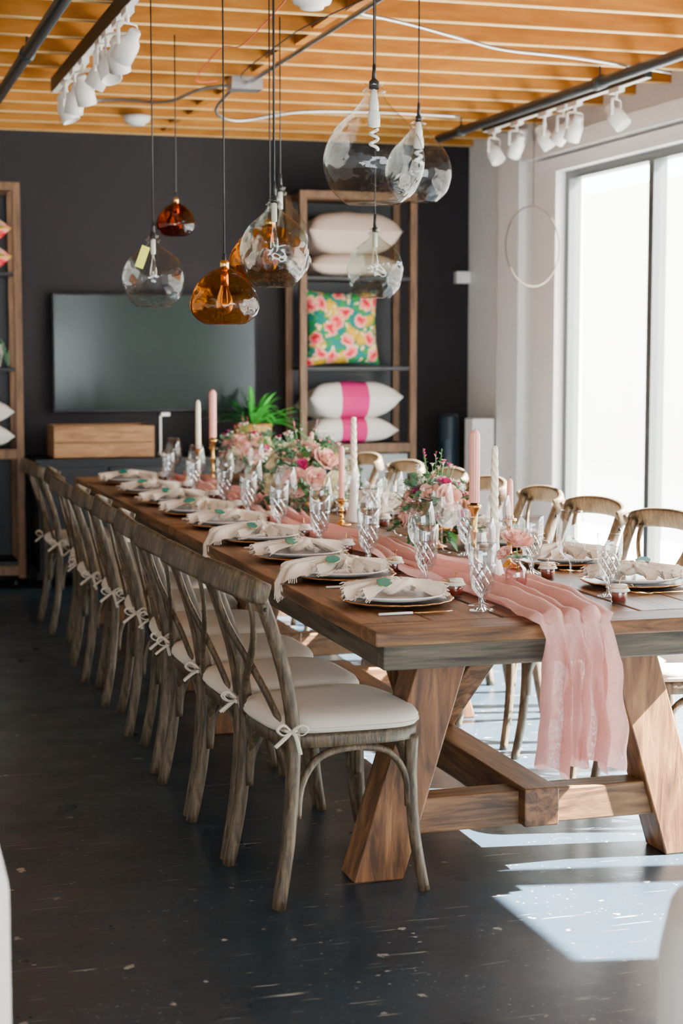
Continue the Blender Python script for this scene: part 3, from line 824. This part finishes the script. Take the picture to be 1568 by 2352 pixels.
b.tube(catmull([(2.05,6.6,2.80),(2.3,6.75,2.80),(2.6,6.9,2.78),(2.9,7.15,2.79),(3.3,7.3,2.80),(3.9,7.5,2.79)],6),.008,None,0,8)
b.obj('electrical_conduit',[M_conduit])
b=MB(); b.tube(catmull([(1.75,6.6,2.83),(1.72,7.2,2.76),(1.74,7.7,2.83),(1.75,8.3,2.78),(1.9,8.5,2.81)],6),.003,None,0,6)
b.tube(catmull([(2.05,6.4,2.83),(1.9,6.8,2.78),(1.95,7.4,2.82),(1.9,7.9,2.77),(2.0,8.4,2.81)],6),.003,None,1,6)
b.obj('ceiling_wires',[M_red,M_cord])
for (x,y) in ((1.77,10.09),(1.83,6.50)):
    b=MB(); b.lathe([(.001,0),(.045,.0),(.05,.012),(.072,.02),(.078,.035),(.078,.055),(.001,.055)],28,0); b.obj('smoke_detector',[M_fix],(x,y,ZC-.056))
def track(name,x,y0,y1,heads,z=2.79):
    b=MB(); b.box((x-.018,y0,z-.02),(x+.018,y1,ZC-.001),1); b.box((x-.014,y0,z-.024),(x+.014,y1,z-.02),0)
    for (y,yaw,pit) in heads:
        b.box((x-.016,y-.06,z-.045),(x+.016,y+.06,z-.02),0)
        b.tube([(x,y,z-.04),(x,y,z-.075)],.007,None,0,8)
        M=T(x,y,z-.075)@R(yaw,'Z')
        for s_ in (1,-1):
            b.tube(catmull([(0,0,0),(s_*.046,0,-.004),(s_*.051,0,-.04),(s_*.051,0,-.085)],3),.0035,.009,0,6,M=M)
        M2=M@T(0,0,-.085)@R(pit,'X')
        b.lathe([(.001,.070),(.018,.070),(.024,.062),(.026,.035),(.040,.02),(.044,0),(.044,-.065),(.040,-.065),(.038,-.03),(.001,-.02)],24,0,M2)
    b.obj(name,[M_fix,M_black])
track('track_light',1.13,6.45,8.84,[(6.62,.6,.7),(6.85,-.4,.5),(7.12,.4,-.5),(7.30,.9,.6),(7.8,-.7,.4),(8.1,.3,.3),(8.4,1.2,-.4)])
track('track_light',3.83,7.6,9.75,[(9.6,.5,-.6),(9.25,.2,.7),(8.85,1.1,-.6),(8.6,.5,.8),(8.45,.2,.5),(7.95,.7,-.7)],2.80)

# ------------------------------------------------------------------ back wall furniture
b=MB()
b.box((1.36,10.93,1.07),(2.69,10.97,1.826),0); b.box((1.368,10.925,1.085),(2.682,10.931,1.818),1); b.box((1.8,10.96,1.3),(2.25,10.998,1.6),0)
b.obj('television',[M_black,M_screen],bevel=.003)
def pillow(w,h,t,mats,name,M,matfn=None,loc=(0,0,0)):
    b=MB()
    for s_ in (-1,1):
        def fn(u,v,s_=s_):
            x=(u-.5)*2;y=(v-.5)*2
            th=t/2*((1-x**4)*(1-y**4))**.55
            wr=.004*sin(9*x+5*y)*((1-x*x)*(1-y*y))
            return (w/2*x*(1-.09*(1-y*y)),s_*th+wr,h/2*y*(1-.09*(1-x*x)))
        b.grid(fn,20,20,0,M,matfn=matfn)
    return b.obj(name,mats,loc)
lay=R(pi/2,'X')
def shelf(name,x0,x1,cab=False):
    b=MB(); y0=10.55;y1=10.95
    for x in (x0,x1-.045):
        for y in (y0,y1-.045): b.box((x,y,.06),(x+.045,y+.045,2.48),0)
    for z in (.14,.835,1.335,1.915): b.box((x0+.045,y0+.01,z),(x1-.045,y1-.01,z+.025),1)
    b.box((x0+.045,y0,2.43),(x1-.045,y1,2.48),0)
    b.box((x0+.045,y0,.08),(x1-.045,y0+.04,.14),0); b.box((x0+.045,y0,.80),(x1-.045,y0+.03,.86),0)
    b.box((x0+.045,y1-.012,.14),(x1-.045,y1,2.45),1)
    for x in (x0+.06,x1-.02-.045):
        b.tube([(x-.012,y0+.03,.03),(x+.012,y0+.03,.03)],.03,None,1,14)
        b.tube([(x-.012,y1-.04,.03),(x+.012,y1-.04,.03)],.03,None,1,14)
    if cab:
        b.box((x0+.06,y0+.005,.17),((x0+x1)/2-.01,y0+.02,.79),2); b.box(((x0+x1)/2+.01,y0+.005,.17),(x1-.06,y0+.02,.79),2)
    b.obj(name,[M_shelfW,M_black,M_alu],bevel=.003)
shelf('shelving_unit',2.89,3.68,True); shelf('shelving_unit',.34,1.13)
xc=3.26
pillow(.60,.42,.15,[M_beige],'beige_cushion',lay,loc=(xc,10.74,2.015))
pillow(.64,.44,.28,[M_beige],'beige_cushion',R(pi/2-.1,'X'),loc=(xc,10.74,2.21))
pillow(.50,.50,.16,[M_floral],'floral_cushion',R(-.12,'X'),loc=(3.22,10.72,1.61))
pk=lambda u,v: 1 if .33<u<.66 else 0
pillow(.58,.42,.17,[M_wfab,M_hot],'pink_stripe_cushion',lay,matfn=pk,loc=(xc,10.74,.945))
pillow(.63,.44,.24,[M_wfab,M_hot],'pink_stripe_cushion',R(pi/2-.15,'X'),matfn=pk,loc=(xc,10.73,1.13))
M_redf=floral_mat('red_print_fabric',(.75,.62,.55))
for z in (2.03,2.20): pillow(.60,.42,.18,[M_redf],'patterned_cushion',lay,loc=(.775,10.74,z))
for z in (.94,1.09): pillow(.60,.42,.16,[M_wfab],'white_cushion',lay,loc=(.775,10.74,z))
b=MB(); rd=random.Random(2)
b.lathe([(.001,0),(.07,0),(.09,.10),(.09,.14),(.001,.13)],20,0)
for k in range(40):
    a=rd.uniform(0,2*pi); r0=.08; P=[(0,0,.13),(cos(a)*r0,sin(a)*r0*.8,.17),(cos(a)*(r0+.035),sin(a)*(r0+.03),.05),(cos(a)*(r0+.04),sin(a)*(r0+.03),-.0+rd.uniform(.01,.1))]
    Q=catmull(P,4); b.tube(Q,.0015,None,1,5)
    for p in Q[5:]: b.ball(p,.006,1,6)
b.obj('trailing_potted_plant',[M_wfab,M_leafE],(.94,10.70,1.361))
# console
b=MB()
b.box((1.20,10.42,.10),(2.86,10.96,.78),0); b.box((1.18,10.40,.78),(2.87,10.97,.80),0)
for i in range(4):
    x0=1.22+i*.41; b.box((x0,10.405,.13),(x0+.39,10.42,.75),0); b.tube([(x0+.33,10.40,.40),(x0+.33,10.40,.52)],.006,None,1,8)
for x in (1.25,2.80):
    for y in (10.47,10.9): b.box((x-.02,y-.02,0),(x+.02,y+.02,.1),0)
b.obj('media_console',[M_black,M_gold],bevel=.004)
b=MB(); x0,x1,y0,y1,z0,z1=1.30,1.92,10.45,10.80,.801,1.0
b.box((x0,y0,z0),(x1,y0+.015,z0+.095)); b.box((x0,y0,z0+.10),(x1,y0+.015,z1)); b.box((x0,y1-.015,z0),(x1,y1,z1))
b.box((x0,y0+.015,z0),(x0+.018,y1-.015,z1)); b.box((x1-.018,y0+.015,z0),(x1,y1-.015,z1)); b.box((x0,y0,z0),(x1,y1,z0+.01))
b.obj('wooden_crate',[M_crate],bevel=.002)
b=MB(); rd=random.Random(8)   # small white easel stand beside the crate
b.box((1.99,10.60,.801),(2.03,10.74,.81)); b.box((1.995,10.66,.81),(2.005,10.68,1.07)); b.box((1.995,10.66,1.05),(2.06,10.68,1.07))
b.obj('white_display_stand',[M_fix])
b=MB()
b.lathe([(.001,0),(.085,0),(.105,.04),(.12,.13),(.125,.19),(.12,.20),(.112,.19),(.10,.17),(.001,.17)],28,0)
for k in range(64):
    a=rd.uniform(0,2*pi); el=rd.uniform(.35,1.35); br=cos(a)>-.35
    d=Vector((cos(a)*cos(el),sin(a)*cos(el)*.6,sin(el)))
    L_=rd.uniform(.28,.44); s0=Vector((d.x*.03,d.y*.03,.17)); 
    leaf(b,s0,d,L_,rd.uniform(.012,.020),1 if br else 2,rd.uniform(.25,.7),n=9,fold=.35)
b.obj('potted_plant',[M_mustard,M_leafB,M_leafD],(2.58,10.58,.801))
b=MB(); b.lathe([(.001,0),(.11,0),(.11,.02),(.066,.03),(.066,.86),(.068,.865),(.068,.875),(.066,.88),(.066,1.02),(.06,1.04),(.001,1.04)],32,0)
b.obj('tower_fan',[M_towel],(3.93,10.62,0))
b=MB(); b.box((4.00,10.36,0),(4.15,10.50,1.02)); b.box((4.01,10.355,.1),(4.14,10.36,.95)); b.obj('white_pedestal',[M_white],bevel=.006)
b=MB(); b.box((4.10,10.93,1.92-.0),(4.20,10.999,2.0)); b.box((4.12,10.92,1.935),(4.18,10.93,1.985)); b.obj('wall_thermostat',[M_fix],bevel=.005)

# ------------------------------------------------------------------ foreground armchairs
def tub():
    b=MB()
    b.lathe([(.001,.06),(.27,.06),(.30,.10),(.31,.30),(.29,.40),(.25,.43),(.001,.44)],40,0)
    N=28
    vs=[];sec=[(.27,.08),(.335,.09),(.345,.3),(.345,.60),(.33,.67),(.305,.69),(.28,.67),(.27,.60),(.265,.3)]
    for k in range(N+1):
        a=radians(-125+250*k/N); e=1-abs(k/N-.5)*2; hs=.72+.28*min(e*2.2,1)
        for r_,z in sec: vs.append((r_*cos(a),r_*sin(a),z*hs if z>.1 else z))
    m=len(sec); fs=[]
    for k in range(N):
        for j in range(m):
            l=(j+1)%m; fs.append((k*m+j,(k+1)*m+j,(k+1)*m+l,k*m+l))
    fs.append(tuple(range(m))); fs.append(tuple(N*m+j for j in range(m-1,-1,-1)))
    b.add(vs,fs,0,True)
    for a in (.8,2.3,3.9,5.4): b.tube([(.22*cos(a),.22*sin(a),.07),(.24*cos(a),.24*sin(a),0)],.014,None,1,8)
    return b.mesh('white_armchair',[M_boucle,M_shelfW])
tb=tub()
inst('white_armchair',tb,(-.09,2.74,0),radians(-17))
inst('white_armchair',tb,(1.445,2.05,0),radians(163),.965)

# ------------------------------------------------------------------ lights
w=bpy.data.worlds.new('World'); S.world=w; w.use_nodes=True
bg=w.node_tree.nodes['Background']; bg.inputs['Color'].default_value=(.88,.94,1,1); bg.inputs['Strength'].default_value=22.0
sun=bpy.data.lights.new('sun','SUN'); sun.energy=380; sun.angle=radians(.6); sun.color=(1,.95,.87)
so=bpy.data.objects.new('sun',sun); COL.objects.link(so)
so.rotation_euler=Vector((-1,.2,-.95)).to_track_quat('-Z','Y').to_euler(); so.location=(9,2,8)
def portal(name,loc,rot,sx,sy):
    l=bpy.data.lights.new(name,'AREA'); l.shape='RECTANGLE'; l.size=sx; l.size_y=sy; l.energy=1
    l.cycles.is_portal=True
    o=bpy.data.objects.new(name,l); COL.objects.link(o); o.location=loc; o.rotation_euler=rot
portal('window_light_portal',(XR+.15,6.24,1.28),(0,radians(90),0),2.5,6.4)
portal('window_light_portal',(1.0,YF-.15,1.42),(radians(90),0,0),5.2,2.15)

# ------------------------------------------------------------------ camera
cam=bpy.data.cameras.new('camera'); co=bpy.data.objects.new('camera',cam); COL.objects.link(co)
co.location=(0,0,1.463); co.rotation_euler=(radians(90-5.43),0,radians(-16.7))
cam.sensor_fit='VERTICAL'; cam.sensor_height=36; cam.sensor_width=24; cam.lens=59.7; cam.clip_start=.05
cam.dof.use_dof=True; cam.dof.focus_distance=5.0; cam.dof.aperture_fstop=3.5
S.camera=co
